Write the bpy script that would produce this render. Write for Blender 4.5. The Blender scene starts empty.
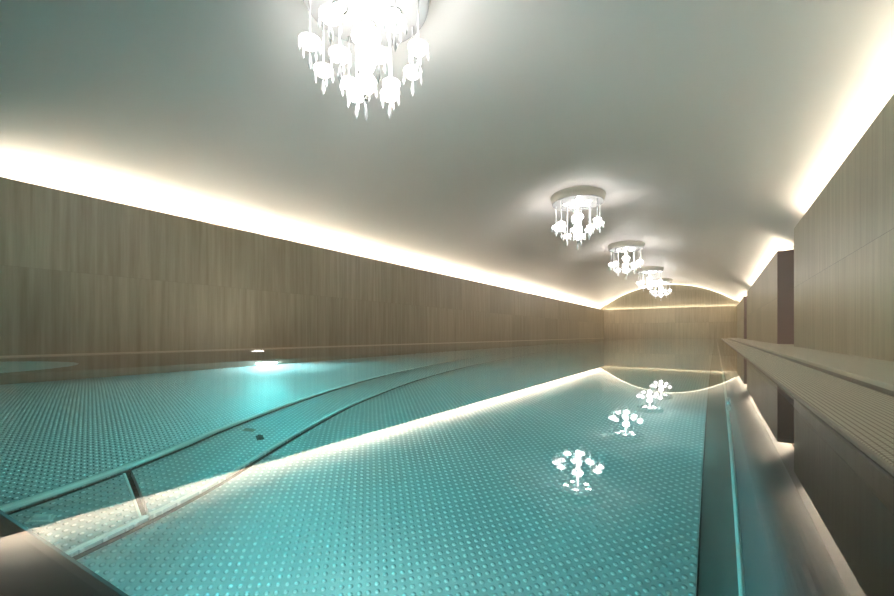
import bpy, bmesh, math, random
from mathutils import Vector, Matrix
random.seed(4)
PI = math.pi
S = bpy.context.scene
COL = S.collection

# ---------------------------------------------------------------- dimensions
XL, XR = -7.9, 1.29          # wall faces left and right
YB, YN = 35.7, -4.0          # far wall, wall behind the camera
ZT = 2.40                    # top of the stone walls (water level is z = 0)
XC, RV, ZC = -3.305, 7.70, -3.38   # barrel vault: axis, radius, centre height
CROWN = ZC + RV
PXL, PXR = -4.45, 0.065      # inner faces of the steel pool walls
PYN = 0.15
GX = 0.314                   # water edge of the overflow grating
WL, WF = -0.80, -0.85        # raised platform, main pool floor

# ---------------------------------------------------------------- materials
def mat(name):
    m = bpy.data.materials.new(name); m.use_nodes = True
    nt = m.node_tree
    return m, nt, nt.nodes['Principled BSDF'], nt.nodes, nt.links

def plain(name, col, rough=.5, metal=0., spec=.5, emit=None, strength=0.):
    m, nt, b, N, L = mat(name)
    b.inputs['Base Color'].default_value = (*col, 1)
    b.inputs['Roughness'].default_value = rough
    b.inputs['Metallic'].default_value = metal
    b.inputs['Specular IOR Level'].default_value = spec
    if emit:
        b.inputs['Emission Color'].default_value = (*emit, 1)
        b.inputs['Emission Strength'].default_value = strength
    return m

def math_node(N, L, op, a, b=None, c=None):
    n = N.new('ShaderNodeMath'); n.operation = op
    for i, v in enumerate((a, b, c)):
        if v is None: continue
        if isinstance(v, (int, float)): n.inputs[i].default_value = v
        else: L.new(v, n.inputs[i])
    return n.outputs[0]

def stone(name, axis, c1, c2, pw=2.2, ph=1.227, seam=.5, off=0.):
    """vein-cut stone cladding in tall panels, veins upright"""
    m, nt, b, N, L = mat(name)
    tc = N.new('ShaderNodeTexCoord'); sx = N.new('ShaderNodeSeparateXYZ')
    L.new(tc.outputs['Object'], sx.inputs[0])
    h = sx.outputs['Y' if axis == 'y' else 'X']; z = sx.outputs['Z']
    pu = math_node(N, L, 'DIVIDE', math_node(N, L, 'ADD', h, 40 + off), pw)
    pv = math_node(N, L, 'DIVIDE', math_node(N, L, 'ADD', z, ph), ph)
    cell = N.new('ShaderNodeCombineXYZ')
    L.new(math_node(N, L, 'FLOOR', pu), cell.inputs[0]); L.new(math_node(N, L, 'FLOOR', pv), cell.inputs[1])
    wn = N.new('ShaderNodeTexWhiteNoise'); L.new(cell.outputs[0], wn.inputs['Vector'])
    vec = N.new('ShaderNodeCombineXYZ')
    L.new(math_node(N, L, 'MULTIPLY', h, 15.), vec.inputs[0])
    L.new(math_node(N, L, 'MULTIPLY', z, .55), vec.inputs[1])
    L.new(math_node(N, L, 'MULTIPLY', wn.outputs['Value'], 37.), vec.inputs[2])
    n1 = N.new('ShaderNodeTexNoise'); n1.inputs['Scale'].default_value = 1.; n1.inputs['Detail'].default_value = 6
    n1.inputs['Roughness'].default_value = .62; L.new(vec.outputs[0], n1.inputs['Vector'])
    r = N.new('ShaderNodeValToRGB')
    r.color_ramp.elements[0].position = .3; r.color_ramp.elements[0].color = (*c1, 1)
    r.color_ramp.elements[1].position = .7; r.color_ramp.elements[1].color = (*c2, 1)
    L.new(n1.outputs['Fac'], r.inputs[0])
    hv = N.new('ShaderNodeHueSaturation'); L.new(r.outputs[0], hv.inputs['Color'])
    fu = math_node(N, L, 'PINGPONG', pu, .5); fv = math_node(N, L, 'PINGPONG', pv, .5)
    su = math_node(N, L, 'LESS_THAN', fu, .003 / pw * 1.0); sv = math_node(N, L, 'LESS_THAN', fv, .003 / ph)
    line = math_node(N, L, 'MAXIMUM', math_node(N, L, 'MULTIPLY', su, .7), sv)
    val = math_node(N, L, 'MULTIPLY_ADD', wn.outputs['Value'], .16, .92)
    L.new(math_node(N, L, 'MULTIPLY', val, math_node(N, L, 'SUBTRACT', 1., math_node(N, L, 'MULTIPLY', line, seam))), hv.inputs['Value'])
    L.new(hv.outputs[0], b.inputs['Base Color'])
    b.inputs['Roughness'].default_value = .38; b.inputs['Specular IOR Level'].default_value = .45
    return m

def steel_studs(name, pitch, rot, col=(.52, .57, .58), rough=.30, strength=1., metal=.5, dist=.011):
    """slip resistant stainless sheet: staggered round studs pressed into the metal"""
    m, nt, b, N, L = mat(name)
    tc = N.new('ShaderNodeTexCoord'); mp = N.new('ShaderNodeMapping')
    L.new(tc.outputs['Object'], mp.inputs['Vector'])
    mp.inputs['Rotation'].default_value = (0, 0, math.radians(45) + rot)
    sc = math.sqrt(2) / pitch
    mp.inputs['Scale'].default_value = (sc, sc, 0)
    v = N.new('ShaderNodeTexVoronoi'); v.voronoi_dimensions = '2D'
    v.inputs['Scale'].default_value = 1.; v.inputs['Randomness'].default_value = 0.
    L.new(mp.outputs[0], v.inputs['Vector'])
    mr = N.new('ShaderNodeMapRange'); mr.interpolation_type = 'SMOOTHSTEP'
    mr.inputs['From Min'].default_value = .13; mr.inputs['From Max'].default_value = .33
    mr.inputs['To Min'].default_value = 1.; mr.inputs['To Max'].default_value = 0.
    L.new(v.outputs['Distance'], mr.inputs['Value'])
    bp = N.new('ShaderNodeBump'); bp.inputs['Strength'].default_value = strength; bp.inputs['Distance'].default_value = dist
    L.new(mr.outputs[0], bp.inputs['Height']); L.new(bp.outputs[0], b.inputs['Normal'])
    mx = N.new('ShaderNodeMix'); mx.data_type = 'RGBA'
    mx.inputs['A'].default_value = (*col, 1); mx.inputs['B'].default_value = (.93, .95, .95, 1)
    L.new(mr.outputs[0], mx.inputs['Factor']); L.new(mx.outputs['Result'], b.inputs['Base Color'])
    b.inputs['Metallic'].default_value = metal; b.inputs['Roughness'].default_value = rough
    return m

def brushed(name, col, rough=.3, metal=.9):
    m, nt, b, N, L = mat(name)
    tc = N.new('ShaderNodeTexCoord'); mp = N.new('ShaderNodeMapping'); L.new(tc.outputs['Object'], mp.inputs['Vector'])
    mp.inputs['Scale'].default_value = (60, .6, 60)
    n = N.new('ShaderNodeTexNoise'); n.inputs['Scale'].default_value = 1; n.inputs['Detail'].default_value = 3
    L.new(mp.outputs[0], n.inputs['Vector'])
    mr = N.new('ShaderNodeMapRange'); mr.inputs['To Min'].default_value = rough - .08; mr.inputs['To Max'].default_value = rough + .12
    L.new(n.outputs['Fac'], mr.inputs['Value']); L.new(mr.outputs[0], b.inputs['Roughness'])
    b.inputs['Base Color'].default_value = (*col, 1); b.inputs['Metallic'].default_value = metal
    return m

def mosaic(name, c1, c2, pitch):
    m, nt, b, N, L = mat(name)
    tc = N.new('ShaderNodeTexCoord'); br = N.new('ShaderNodeTexBrick')
    L.new(tc.outputs['Object'], br.inputs['Vector'])
    br.offset = 0.
    br.inputs['Scale'].default_value = 1.
    br.inputs['Brick Width'].default_value = pitch; br.inputs['Row Height'].default_value = pitch
    br.inputs['Mortar Size'].default_value = pitch * .16; br.inputs['Mortar Smooth'].default_value = .3
    br.inputs['Color1'].default_value = (*c1, 1); br.inputs['Color2'].default_value = (*c1, 1)
    br.inputs['Mortar'].default_value = (*c2, 1)
    L.new(br.outputs['Color'], b.inputs['Base Color'])
    bp = N.new('ShaderNodeBump'); bp.inputs['Strength'].default_value = .6; bp.inputs['Distance'].default_value = .002; bp.invert = True
    L.new(br.outputs['Fac'], bp.inputs['Height']); L.new(bp.outputs[0], b.inputs['Normal'])
    b.inputs['Roughness'].default_value = .55
    return m

def water_mat():
    m = bpy.data.materials.new('water'); m.use_nodes = True
    N, L = m.node_tree.nodes, m.node_tree.links; N.clear()
    o = N.new('ShaderNodeOutputMaterial'); g = N.new('ShaderNodeBsdfGlass')
    g.inputs['IOR'].default_value = 1.333; g.inputs['Roughness'].default_value = 0.
    g.inputs['Color'].default_value = (1, 1, 1, 1)
    tc = N.new('ShaderNodeTexCoord'); n = N.new('ShaderNodeTexNoise'); n.inputs['Scale'].default_value = 1.6; n.inputs['Detail'].default_value = 1
    L.new(tc.outputs['Object'], n.inputs['Vector'])
    bp = N.new('ShaderNodeBump'); bp.inputs['Strength'].default_value = .03; bp.inputs['Distance'].default_value = .006
    L.new(n.outputs['Fac'], bp.inputs['Height']); L.new(bp.outputs[0], g.inputs['Normal'])
    L.new(g.outputs[0], o.inputs['Surface'])
    v = N.new('ShaderNodeVolumeAbsorption'); v.inputs['Color'].default_value = (.06, .86, .87, 1); v.inputs['Density'].default_value = .58
    L.new(v.outputs[0], o.inputs['Volume'])
    return m

WARM = (1., .95, .77)
M = {}
M['wall_side'] = stone('striped_stone_side', 'y', (.36, .305, .205), (.50, .435, .315))
M['wall_left'] = stone('striped_stone_left', 'y', (.345, .285, .195), (.475, .405, .295), seam=.14)
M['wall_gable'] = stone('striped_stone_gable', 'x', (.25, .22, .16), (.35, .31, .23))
M['wall_dark'] = plain('dimming_near_wall', (.10, .08, .06), .6)  # for the unseen wall behind the camera, made dark to dim the near end
M['wall_end'] = stone('striped_stone_end', 'x', (.47, .395, .28), (.62, .535, .395))
M['plaster'] = plain('smooth_plaster', (.915, .865, .84), .45, spec=.3)
M['jamb'] = plain('dark_lining', (.46, .36, .33), .5)
M['trim'] = plain('pale_stone_trim', (.62, .52, .38), .45)
M['deck'] = mosaic('deck_mosaic', (.62, .57, .455), (.54, .49, .385), .018)
M['grate'] = mosaic('grate_mosaic', (.66, .61, .49), (.31, .265, .19), .019)
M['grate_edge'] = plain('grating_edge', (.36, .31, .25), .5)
M['ledge'] = plain('wet_ledge_stone', (.17, .14, .11), .5)
M['led'] = plain('led', (1, 1, 1), .5, emit=WARM, strength=7.6)
M['led_soft'] = plain('led_soft', (1, 1, 1), .5, emit=WARM, strength=9.)
M['ledarc'] = plain('led_arc', (1, 1, 1), .5, emit=(1., .92, .68), strength=.40)
M['studs'] = steel_studs('studded_steel', .036, 0)
M['studs_turned'] = steel_studs('studded_steel_turned', .036, .25)
M['steel'] = brushed('brushed_steel', (.58, .62, .64), .3)
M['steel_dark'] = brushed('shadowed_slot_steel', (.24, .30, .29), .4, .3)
M['steel_side'] = plain('side_steel', (.05, .07, .075), .55, 0., .2)
M['channel'] = plain('channel_painted_shade', (.05, .043, .038), .6)  # shade inside the deep gutter is put into this dark colour
M['steel_lip'] = plain('blasted_lip_steel', (.045, .045, .044), .6, 0., .15)
M['steel_bright'] = plain('polished_steel', (.86, .86, .82), .3, .25)
M['rubber'] = plain('dark_joint', (.02, .025, .03), .6)
M['water'] = water_mat()
M['bowl'] = plain('frosted_glass_lit', (.95, .95, .95), .25, emit=(1., .97, .94), strength=1.9)
M['crystal'] = plain('cut_crystal', (.95, .96, .97), .08, 0., .9)
b_ = M['crystal'].node_tree.nodes['Principled BSDF']; b_.inputs['Subsurface Weight'].default_value = 0.
b_.inputs['Transmission Weight'].default_value = .35
M['plate'] = plain('white_lacquer', (.40, .40, .395), .25, spec=.5)
M['drum'] = plain('grey_beige_drum', (.80, .77, .70), .5)
M['chrome'] = plain('chrome', (.7, .7, .7), .12, 1.)
M['spot'] = plain('spot_lens', (1, 1, 1), .3, emit=(1., .97, .92), strength=12.)
M['uwlens'] = plain('underwater_lens', (1, 1, 1), .3, emit=(.96, 1., .98), strength=11.5)
M['uwlens_weak'] = plain('underwater_lens_weak', (1, 1, 1), .3, emit=(.96, 1., .98), strength=25.)
M['uwlens_strong'] = plain('underwater_lens_strong', (1, 1, 1), .3, emit=(.95, .98, 1.), strength=120.)
M['ledgelens'] = plain('ledge_lens', (1, 1, 1), .3, emit=(1., .98, .9), strength=14.)
M['whirl'] = plain('whirl_steel', (.6, .85, .84), .4, .2)

# ---------------------------------------------------------------- mesh helpers
def obj(name, bm, m, parent=None, smooth=False, loc=None):
    me = bpy.data.meshes.new(name); bm.normal_update(); bm.to_mesh(me); bm.free()
    o = bpy.data.objects.new(name, me); COL.objects.link(o)
    for x in (m if isinstance(m, (list, tuple)) else [m]): me.materials.append(x)
    if smooth:
        for p in me.polygons: p.use_smooth = True
    if parent: o.parent = parent
    if loc: o.location = loc
    return o

def struct(name, bm, m, parent=None, smooth=False):
    o = obj(name, bm, m, parent, smooth)
    if not parent: o['kind'] = 'structure'
    return o

def tag(o, label, cat, group=None):
    o['label'] = label; o['category'] = cat
    if group: o['group'] = group
    return o

def empty(name, loc, label, cat, group=None):
    o = bpy.data.objects.new(name, None); COL.objects.link(o); o.location = loc; o.empty_display_size = .1
    return tag(o, label, cat, group)

def B(): return bmesh.new()

def box(bm, x0, x1, y0, y1, z0, z1, bevel=0., mi=0):
    vs = [bm.verts.new(p) for p in ((x0,y0,z0),(x1,y0,z0),(x1,y1,z0),(x0,y1,z0),(x0,y0,z1),(x1,y0,z1),(x1,y1,z1),(x0,y1,z1))]
    fs = [bm.faces.new([vs[i] for i in f]) for f in ((3,2,1,0),(4,5,6,7),(0,1,5,4),(1,2,6,5),(2,3,7,6),(3,0,4,7))]
    for f in fs: f.material_index = mi
    if bevel:
        es = list({e for f in fs for e in f.edges})
        bmesh.ops.bevel(bm, geom=es, offset=bevel, segments=2, affect='EDGES', profile=.5)
    return bm

def lathe(bm, prof, n=24, at=(0,0,0), cap=False):
    rings = []
    for r, z in prof:
        if r < 1e-6: rings.append([bm.verts.new((at[0], at[1], at[2]+z))])
        else: rings.append([bm.verts.new((at[0]+r*math.cos(2*PI*k/n), at[1]+r*math.sin(2*PI*k/n), at[2]+z)) for k in range(n)])
    for a, b in zip(rings, rings[1:]):
        for k in range(n):
            k2 = (k+1) % n
            if len(a) == 1 and len(b) == 1: continue
            if len(a) == 1: bm.faces.new((a[0], b[k2], b[k]))
            elif len(b) == 1: bm.faces.new((a[k], a[k2], b[0]))
            else: bm.faces.new((a[k], a[k2], b[k2], b[k]))
    bmesh.ops.recalc_face_normals(bm, faces=bm.faces)
    return bm

def tube(bm, pts, r, n=8):
    rings = []
    for i, p in enumerate(pts):
        p = Vector(p); a = Vector(pts[max(i-1,0)]); b = Vector(pts[min(i+1,len(pts)-1)])
        t = (b-a).normalized(); up = Vector((0,0,1)) if abs(t.z) < .95 else Vector((1,0,0))
        u = t.cross(up).normalized(); v = u.cross(t)
        rings.append([bm.verts.new(p + r*(u*math.cos(2*PI*k/n) + v*math.sin(2*PI*k/n))) for k in range(n)])
    for a, b in zip(rings, rings[1:]):
        for k in range(n): bm.faces.new((a[k], a[(k+1)%n], b[(k+1)%n], b[k]))
    bm.faces.new(rings[0][::-1]); bm.faces.new(rings[-1])
    bmesh.ops.recalc_face_normals(bm, faces=bm.faces)
    return bm

def slab(bm, outline, z0, z1, bevel=0.):
    top = [bm.verts.new((x, y, z1)) for x, y in outline]; bot = [bm.verts.new((x, y, z0)) for x, y in outline]
    n = len(outline)
    bm.faces.new(top); bm.faces.new(bot[::-1])
    for k in range(n): bm.faces.new((top[k], bot[k], bot[(k+1)%n], top[(k+1)%n]))
    bmesh.ops.recalc_face_normals(bm, faces=bm.faces)
    bmesh.ops.triangulate(bm, faces=[f for f in bm.faces if len(f.verts) > 4])
    return bm

def profile_y(bm, prof, y0, y1, close=False):
    """extrude an x-z profile along y"""
    a = [bm.verts.new((x, y0, z)) for x, z in prof]; b = [bm.verts.new((x, y1, z)) for x, z in prof]
    n = len(prof)
    for k in range(n if close else n-1): bm.faces.new((a[k], a[(k+1)%n], b[(k+1)%n], b[k]))
    if close: bm.faces.new(a[::-1]); bm.faces.new(b)
    bmesh.ops.recalc_face_normals(bm, faces=bm.faces)
    return bm

def smooth_path(pts, n=8):
    out = []
    P = [Vector(p) for p in pts]; P = [2*P[0]-P[1]] + P + [2*P[-1]-P[-2]]
    for i in range(1, len(P)-2):
        a, b, c, d = P[i-1:i+3]
        for k in range(n):
            t = k/n
            out.append(.5*((2*b) + (c-a)*t + (2*a-5*b+4*c-d)*t*t + (3*b-a-3*c+d)*t**3))
    out.append(P[-2])
    return [tuple(p) for p in out]

# ---------------------------------------------------------------- the shell
TW = .34                                           # width of the light troughs
def zv(x): return ZC + math.sqrt(RV*RV - (x-XC)**2)

bm = B()
x0, x1 = XL-TW, XR+TW
inner = [(x0 + (x1-x0)*k/96, zv(x0 + (x1-x0)*k/96)) for k in range(97)]
outer = [(x, z+.25) for x, z in inner[::-1]]
profile_y(bm, inner+outer, YN-.3, YB+.6, close=True)
struct('ceiling', bm, M['plaster'], smooth=False)
for p in bpy.data.objects['ceiling'].data.polygons:
    p.use_smooth = abs(p.normal.y) < .5 and p.area > .5

bm = box(B(), XL-.09, XL, YN, YB, -1.15, ZT)
struct('wall_left', bm, M['wall_left'])
bm = box(B(), XL-TW-.2, XL-TW, YN-.3, YB+.6, -1.15, 2.75)
box(bm, XL-TW, XL-.09, YN-.3, YB, 2.18, 2.33)
struct('wall_left_cove', bm, M['plaster'])
bm = box(B(), XL, XL+.035, YN, YB, -.35, .018, .004)
struct('trim_1', bm, M['trim'])

# right wall: three stretches of stone with two tall openings between them
stretches = [(YN, 10.40), (13.0, 24.8), (27.3, YB)]
for i, (a, b) in enumerate(stretches):
    bm = box(B(), XR, XR+.09, a, b, -.1, ZT)
    w = struct('wall_right' + ('' if i == 0 else '_%s' % ('middle', 'far')[i-1]), bm, M['wall_side'])
    bm = box(B(), XR+.09, XR+TW, a+.05, b-.05, 2.18, 2.33)
    struct('wall_right_cove' if i == 0 else 'wall_right_cove_%s' % ('middle', 'far')[i-1], bm, M['plaster'])
    if i > 0:                                     # dark lined end of the stretch facing the swimmer
        struct('trim_%d' % (2*i), box(B(), XR+.004, XR+TW, a-.03, a-.001, .06, ZT), M['jamb'])
    if i < 2:
        struct('trim_%d' % (2*i+3), box(B(), XR+.004, XR+TW, b+.001, b+.03, .06, ZT), M['jamb'])
bm = box(B(), XR+TW, XR+TW+.2, YN-.3, YB+.6, -.1, 2.75)
struct('wall_right_outer', bm, M['jamb'])

# far wall with the round-headed field above it
bm = box(B(), XL-.09, XR+.09, YB, YB+.09, -1.15, ZT)
struct('wall_far', bm, M['wall_end'])
bm = box(B(), XL-TW, XR+TW, YB+.09, YB+.4, 2.18, 2.33)
struct('wall_far_cove', bm, M['plaster'])
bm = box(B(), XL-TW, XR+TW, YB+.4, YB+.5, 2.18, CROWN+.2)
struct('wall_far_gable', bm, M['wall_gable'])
bm = box(B(), XL-TW, XR+TW, YN-.3, YN-.1, -1.15, CROWN+.2)
struct('wall_near', bm, M['wall_dark'])

# deck along the right wall and behind the viewer
bm = box(B(), .69, XR+TW, YN-.1, YB, .034, .064, .003); box(bm, .722, XR+TW, YN-.1, YB, -.25, .033)
struct('floor_deck', bm, M['deck'])
struct('trim_7', box(B(), .706, .721, YN-.1, YB, -.25, .033), M['grate_edge'])  # added brown strip, its tone deepens the shadow gap under the deck edge
bm = box(B(), PXL+.25, .688, YN-.1, -.752, -.25, .03); box(bm, XL, PXL+.25, YN-.1, -2.2, -.25, .03)
struct('floor_near', bm, M['deck'])

# ---------------------------------------------------------------- steel basin
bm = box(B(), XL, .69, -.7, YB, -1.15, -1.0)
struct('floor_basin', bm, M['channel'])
prof = [(PXR, -1.0)] + [(.102-.037*math.cos(a), -.066+.042*math.sin(a)) for a in [PI*k/18 for k in range(19)]] + [(.139, -1.0)]
struct('pool_side_right', profile_y(B(), prof, .151, YB, close=True), M['steel_side'])
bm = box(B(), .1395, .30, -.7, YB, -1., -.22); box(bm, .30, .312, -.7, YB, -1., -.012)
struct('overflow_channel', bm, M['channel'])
prof = [(.15, -.95), (.15, -.05), (.148, -.026), (.141, -.018), (.13, -.016), (-.70, -.012), (-.70, -.95)]
bm = B(); profile_y(bm, prof, PXL, .135, close=True)      # built along y, then turned along x
for v in bm.verts: v.co = Vector((v.co.y, v.co.x + (.086 + .084*v.co.y if v.co.x > .1 else 0), v.co.z))
bmesh.ops.recalc_face_normals(bm, faces=bm.faces)
struct('pool_side_near', bm, M['steel_lip'])

# shallow wet ledge left of the pool with a round whirl basin let into it
WX, WY, WR = -5.75, -.15, 1.5
bm = B()
rect = [(XL, -2.2), (PXL+.25, -2.2), (PXL+.25, -.70), (PXL, -.70), (PXL, YB), (XL, YB)]
top = [bm.verts.new((x, y, -.035)) for x, y in rect]
hole = [bm.verts.new((WX+WR*.86*math.cos(2*PI*k/64), WY+WR*math.sin(2*PI*k/64), -.035)) for k in range(64)]
es = [bm.edges.new((q[k], q[(k+1) % len(q)])) for q in (top, hole) for k in range(len(q))]
bmesh.ops.triangle_fill(bm, use_beauty=True, edges=es)
for q in (top, hole):
    low = [bm.verts.new((v.co.x, v.co.y, -.9)) for v in q]
    for k in range(len(q)): bm.faces.new((q[k], q[(k+1) % len(q)], low[(k+1) % len(q)], low[k]))
bmesh.ops.recalc_face_normals(bm, faces=bm.faces)
struct('floor_ledge', bm, M['ledge'])
bm = B()
ring = [(1.0, -.035), (1.0, -.36), (.66, -.37), (.64, -.75), (0, -.75)]
vs = [[bm.verts.new((WX+(WR-.004)*.86*r*math.cos(2*PI*k/64), WY+(WR-.004)*r*math.sin(2*PI*k/64), z)) for k in range(64)] for r, z in ring[:-1]]
for a, b in zip(vs, vs[1:]):
    for k in range(64): bm.faces.new((a[k], b[k], b[(k+1) % 64], a[(k+1) % 64]))
bm.faces.new(vs[-1])
struct('floor_whirl_basin', bm, M['whirl'])

# ---------------------------------------------------------------- pool floor fields
L1 = [(-1.815,.16), (-1.84,.26), (-1.87,.41), (-1.92,.61), (-2.0,.85), (-2.09,1.07), (-2.29,1.65), (-2.52,2.37), (-2.66,2.9), (-2.79,3.5), (-3.05,4.9), (-3.4,7.3), (-4.44,13.5)]
L2 = [(-1.48,.16), (-1.51,.36), (-1.545,.58), (-1.595,.80), (-1.665,1.0), (-1.76,1.27), (-1.93,1.76), (-2.04,2.15), (-2.145,2.56), (-2.255,3.07), (-2.38,3.80), (-2.50,4.7), (-2.72,6.6), (-3.1,10.), (-4.0,17.)]
def bend(path, dx): return [(x+dx, y) for x, y in path]
p1 = smooth_path(L1, 6); p2 = smooth_path(L2, 6)
G = .007
right = bend(p2, G)
out = right + [(-4.44, 19.), (-4.44, YB-.05), (-.045, YB-.05), (-.045, .16)]
main = struct('floor_pool', slab(B(), out, WF-.05, WF), M['studs'])
out = [(PXL+.01, .16)] + bend(p1, -.02)
plat = struct('floor_platform', slab(B(), out, WL-.06, WL), M['studs_turned'])
struct('joint_strip', tube(B(), [(x, y, WF+.003) for x, y in p2], .0075, 6), M['rubber'], main)
struct('nosing', tube(B(), [(x-.004, y, WL-.006) for x, y in p1], .019, 10), M['steel_bright'], plat)
# the step between the two curves, its first panel separated by a joint
def cut(path, y): 
    a = [p for p in path if p[1] < y]; c = [p for p in path if p[1] >= y]
    return a, c
ZS = WF + .022
a1, c1 = cut(bend(p1, .024), .60); a2, c2 = cut(bend(p2, -G), .545)
j1, j2 = (a1[-1][0]-.004, .585), (a2[-1][0]-.004, .525)
k1, k2 = (c1[0][0]+.002, .612), (c2[0][0]+.002, .552)
s1 = struct('floor_step', slab(B(), a1 + [j1, j2] + a2[::-1], ZS-.05, ZS), M['studs_turned'])
struct('edge_strip', tube(B(), [(x-.012, y, ZS) for x, y in a2 + [j2]], .009, 8), M['steel_bright'], s1)
struct('edge_strip', tube(B(), [(*j2, ZS), (*j1, ZS)], .005, 8), M['steel_bright'], s1)
s2 = struct('floor_step_long', slab(B(), [k1] + c1 + [(-4.2, 16.8)] + c2[::-1] + [k2], ZS-.05, ZS), M['studs_turned'])
struct('edge_strip', tube(B(), [(x-.012, y, ZS) for x, y in [k2] + c2], .008, 8), M['steel_bright'], s2)
# gutter strip between floor and right pool wall, with its tubular rail
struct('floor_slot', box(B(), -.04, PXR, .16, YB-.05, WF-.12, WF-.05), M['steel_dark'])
struct('trim_6', tube(B(), [(PXR-.006, .17, WF+.02), (PXR-.006, YB-.06, WF+.02)], .008, 8), M['steel_bright'])

# ---------------------------------------------------------------- water
bm = B()
outline = [(XL+.0345, -2.199), (PXL+.249, -2.199), (PXL+.249, -.751), (GX, -.751), (GX, YB-.021), (XL+.0345, YB-.021)]
slab(bm, outline, -.98, 0.)
w = obj('pool_water', bm, M['water'])
tag(w, 'still clear turquoise pool water reaching from the grating to the left wall', 'water'); w['kind'] = 'stuff'

# ---------------------------------------------------------------- things round the pool
g = empty('overflow_grating', (GX, YN, 0), 'long pale beige overflow grating between the water and the raised right deck', 'grating')
obj('grating_field', box(B(), .012, .372, 0, YB-YN, -.006, .012, .003), M['grate'], g)
obj('edge_bar', box(B(), 0, .011, 0, YB-YN, -.012, .012, .003), M['grate_edge'], g)

def strip(name, a, b, label, up=.014, lm='led'):
    """LED strip from a to b in short lengths, lying in its trough"""
    a, b = Vector(a), Vector(b); n = max(1, int((b-a).length/.8)); t = (b-a).normalized(); s_ = Vector((-t.y, t.x, 0)); w_ = Vector((XC, 16, 0)) - (a+b)/2; s_ = -s_ if s_.dot(w_) < 0 else s_
    u = (s_*math.cos(.65) - Vector((0,0,math.sin(.65))))*.02            # tilted towards the room
    up = (s_*math.sin(.65) + Vector((0,0,math.cos(.65))))*up
    bm = B()
    for k in range(n):
        p, q = a + (b-a)*k/n, a + (b-a)*(k+.98)/n
        vs = [bm.verts.new(c) for c in (p-u, q-u, q+u, p+u)]
        vt = [bm.verts.new(c+up) for c in (p-u, q-u, q+u, p+u)]
        bm.faces.new(vt); bm.faces.new(vs[::-1])
        for i in range(4): bm.faces.new((vs[i], vs[(i+1)%4], vt[(i+1)%4], vt[i]))
    bmesh.ops.recalc_face_normals(bm, faces=bm.faces)
    return tag(obj(name, bm, M[lm]), label, 'light strip')
ZL = 2.345
strip('cove_light_strip', (XL-.135, .7, ZL), (XL-.135, YB, ZL), 'warm white light strip hidden along the top of the long left wall')
for (a, b), lab in zip(stretches, ('warm white light strip on top of the right wall nearest the viewer',
        'warm white light strip on top of the right wall between its two openings', 'warm white light strip on top of the short right wall stretch by the far wall')):
    strip('cove_light_strip', (XR+.135, max(a+.1, .8), ZL), (XR+.135, b-.1, ZL), lab)
strip('cove_light_strip', (XL, YB+.355, ZL), (XR, YB+.355, ZL), 'warm white light strip on top of the far wall below the arched field', lm='led_soft')
bm = B()
arc = [(x, zv(x)-.03) for x in [XL+.1 + (XR-XL-.2)*k/60 for k in range(61)]]
tube(bm, [(x, YB+.345, z-.015) for x, z in arc], .024, 8)
tag(obj('arch_light_line', bm, M['ledarc']), 'thin curved warm light line round the arched head of the far wall', 'light strip')

def round_light(name, loc, normal, r, label, cat, lens, group=None):
    t = empty(name, loc, label, cat, group)
    t.rotation_euler = Vector((0,0,1)).rotation_difference(Vector(normal)).to_euler()
    obj('bezel', lathe(B(), [(r, .0), (r, .012), (r*1.02, .016), (r*1.25, .014), (r*1.32, 0), (r*1.32, -.01), (r, -.01), (r, 0)], 28), M['chrome'], t, True)
    obj('lens', lathe(B(), [(0, .010), (r*.6, .009), (r*.98, .004), (r*.98, -.006), (0, -.006)], 28), lens, t, True)
    return t
round_light('ledge_light', (-6.95, 4.15, -.030), (0,0,1), .10, 'small bright round light in the ledge at the foot of the left wall', 'light', M['ledgelens'])
round_light('underwater_light', (PXL+.03, 2.75, -.56), (1,-.1,-.3), .13, 'round underwater light below the ledge, glowing white through the water', 'light', M['uwlens_strong'])
for y, lab in ((2.6, 'underwater light in the right pool wall, nearest of three'), (8.4, 'underwater light in the right pool wall, middle one of three'), (15.5, 'underwater light in the right pool wall, farthest of three')):
    round_light('underwater_light', (PXR-.001, y, -.42), (-1,0,0), .11, lab, 'light', M['uwlens'])
round_light('underwater_light', (-.6, .268 - .082*.6, -.45), (-.25,1,-.1), .11, 'round underwater light in the near pool wall below the viewer', 'light', M['uwlens_weak'])
round_light('underwater_light', (WX-.2, WY-.9, -.365), (0,0,1), .10, 'underwater light glowing in the round turquoise basin at the left edge', 'light', M['uwlens_weak'])

def lug(x, y, rz, label, m='steel_bright'):
    bm = box(B(), -.022, .022, -.008, .008, 0, .022, .003); box(bm, -.03, .03, -.016, .016, 0, .003)
    o = obj('floor_lug', bm, M[m], loc=(x, y, WF+.022)); o.rotation_euler.z = rz
    return tag(o, label, 'bracket', 'small lugs on the pool step')
lug(-1.99, 1.14, .5, 'small brownish lug on the curved underwater step, upper left one of the close pair', 'grate_edge')
lug(-1.86, 1.12, -.4, 'small black lug on the curved underwater step, lower right one of the close pair', 'rubber')
lug(-1.74, .33, .9, 'small steel lug on the first step panel beside the near pool edge')

# ---------------------------------------------------------------- chandeliers
TH = math.atan(268.5/400)
rv, fv = Vector((math.cos(TH), math.sin(TH), 0)), Vector((-math.sin(TH), math.cos(TH), 0))
PZ = 4.08                                          # underside of the ceiling plate
def spot_at(r, deg): 
    a = math.radians(deg); return rv*(r*math.sin(a)) + fv*(r*math.cos(a))

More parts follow.
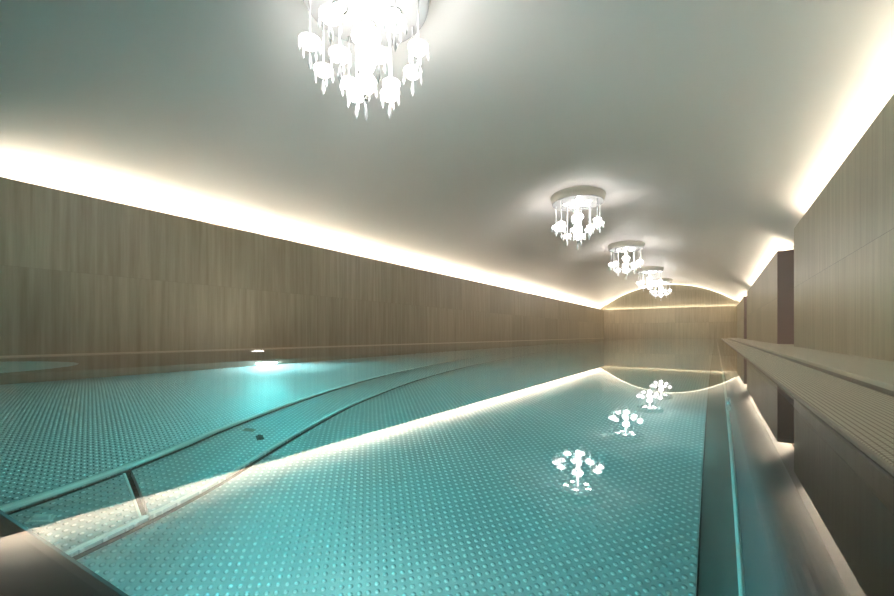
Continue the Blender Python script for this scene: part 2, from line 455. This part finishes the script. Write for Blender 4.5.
def drop_bm(length, r):
    """faceted crystal pendant: a small bead, a wire and a long cut drop"""
    bm = B()
    lathe(bm, [(0, 0), (r*.75, -.09*length), (0, -.2*length)], 6)
    lathe(bm, [(0, -.18*length), (r*.5, -.3*length), (r*1.0, -.62*length), (r*.95, -.74*length), (0, -length)], 6)
    return bm
drop_small = drop_bm(.15, .014); me_small = bpy.data.meshes.new('crystal_drop'); drop_small.to_mesh(me_small); drop_small.free(); me_small.materials.append(M['crystal'])
drop_big = drop_bm(.235, .024); me_big = bpy.data.meshes.new('crystal_drop'); drop_big.to_mesh(me_big); drop_big.free(); me_big.materials.append(M['crystal'])
BR = .112
bowl_prof = [(.012, .075), (.03, .072), (.05, .055), (BR*.8, .042), (BR, .03), (BR*1.02, .02), (BR*.97, .0), (BR*.8, -.03), (BR*.5, -.052), (.02, -.062), (0, -.062)]
bb = lathe(B(), bowl_prof, 20); me_bowl = bpy.data.meshes.new('glass_bowl'); bb.to_mesh(me_bowl); bb.free(); me_bowl.materials.append(M['bowl'])
for me in (me_bowl,):
    for p in me.polygons: p.use_smooth = True

def link(name, me, parent, loc, rz=0.):
    o = bpy.data.objects.new(name, me); COL.objects.link(o); o.parent = parent; o.location = loc; o.rotation_euler = (0,0,rz)
    return o

def make_chandelier(loc, label):
    t = empty('chandelier', loc, label, 'chandelier', 'crystal chandeliers along the vault')
    top = CROWN - PZ + .05
    obj('ceiling_drum', lathe(B(), [(0, .014), (.70, .014), (.715, .02), (.78, top), (0, top)], 64), M['drum'], t, True)
    pl = obj('ceiling_plate', lathe(B(), [(0, 0), (.69, 0), (.712, .004), (.715, .012), (0, .012)], 64), M['plate'], t)
    for k in range(5):
        p = spot_at(.33, 65 + 72*k)
        sp = obj('spotlight', lathe(B(), [(.072, .0), (.078, -.012), (.094, -.014), (.098, 0), (.072, 0)], 24), M['chrome'], pl, True, (p.x, p.y, 0))
        obj('spotlight_lens', lathe(B(), [(0, -.004), (.072, -.004), (.072, 0), (0, 0)], 24), M['spot'], pl, False, (p.x, p.y, -.002))
    spots = [(.61, d, z) for d, z in ((-157, -.60), (-115, -.645), (-67, -.62), (-32, -.60), (20, -.58), (55, -.57), (100, -.60), (140, -.60))] + [(.41, d, -.85) for d in (-150, -28, 32, 150)] 
    for r, d, z in spots:
        p = spot_at(r, d)
        obj('hanging_rod', tube(B(), [(p.x, p.y, 0), (p.x, p.y, z+.07)], .011, 8), M['crystal'], t, True)
        bo = link('glass_bowl', me_bowl, t, (p.x, p.y, z))
        link('crystal_drop', me_big, bo, (0, 0, -.06))
        for k in range(5):
            a = 2*PI*k/5 + d
            link('crystal_drop', me_small, bo, (BR*math.cos(a), BR*math.sin(a), .015), a)
    obj('centre_column', lathe(B(), [(.02, 0), (.03, -.2), (.03, -.28), (.10, -.30), (.16, -.36), (.165, -.40), (.11, -.47), (.045, -.52), (.05, -.58), (.10, -.62), (.115, -.68), (.085, -.76), (.05, -.80),
        (.09, -.85), (.12, -.90), (.115, -.96), (.06, -1.02), (.02, -1.04), (0, -1.04)], 28), M['bowl'], t, True)
    obj('finial', lathe(B(), [(0, -1.03), (.03, -1.05), (.034, -1.075), (.014, -1.09), (.03, -1.105), (.014, -1.12), (0, -1.125)], 16), M['chrome'], t, True)
    link('crystal_drop', me_big, t, (0, 0, -1.12))
    for k in range(6):
        a = 2*PI*k/6
        link('crystal_drop', me_small, t, (.12*math.cos(a), .12*math.sin(a), -.92), a)
    return t

def copy_tree(o, parent=None):
    c = o.copy(); COL.objects.link(c); c.parent = parent
    for ch in [q for q in bpy.data.objects if q.parent == o]: copy_tree(ch, c)
    return c
ys = [3.27, 11.7, 19.2, 26.9, 32.9]
labs = ['crystal chandelier on the ceiling nearest the viewer, cut by the top of the photo',
        'second crystal chandelier from the viewer, hanging from its round drum on the vault',
        'third crystal chandelier from the viewer, in the middle of the row',
        'crystal chandelier second from the far wall, partly behind the last one',
        'smallest, farthest crystal chandelier, in front of the arched far wall']
first = make_chandelier((XC, ys[0], PZ), labs[0])
for y, lab in zip(ys[1:], labs[1:]):
    c = copy_tree(first); c.location = (XC, y, PZ); c['label'] = lab

# ---------------------------------------------------------------- camera, world
cam = bpy.data.cameras.new('camera'); co = bpy.data.objects.new('camera', cam); COL.objects.link(co)
co.location = (0, 0, .30); co.rotation_euler = (PI/2, 0, TH)
cam.sensor_width = 36; cam.lens = 400/894*36; cam.shift_y = 36.6/894; cam.clip_start = .01; cam.clip_end = 200
S.camera = co
wd = bpy.data.worlds.new('world'); S.world = wd; wd.use_nodes = True
wd.node_tree.nodes['Background'].inputs[0].default_value = (0, 0, 0, 1)
S.view_settings.view_transform = 'Standard'; S.view_settings.look = 'None'; S.view_settings.gamma = 1
S.view_settings.exposure = 2.45
S.cycles.max_bounces = 14; S.cycles.diffuse_bounces = 6; S.cycles.glossy_bounces = 6; S.cycles.transmission_bounces = 10
S.cycles.sample_clamp_indirect = 6.; S.cycles.use_denoising = True
S.cycles.denoising_prefilter = 'ACCURATE'; S.cycles.denoising_input_passes = 'RGB_ALBEDO_NORMAL'
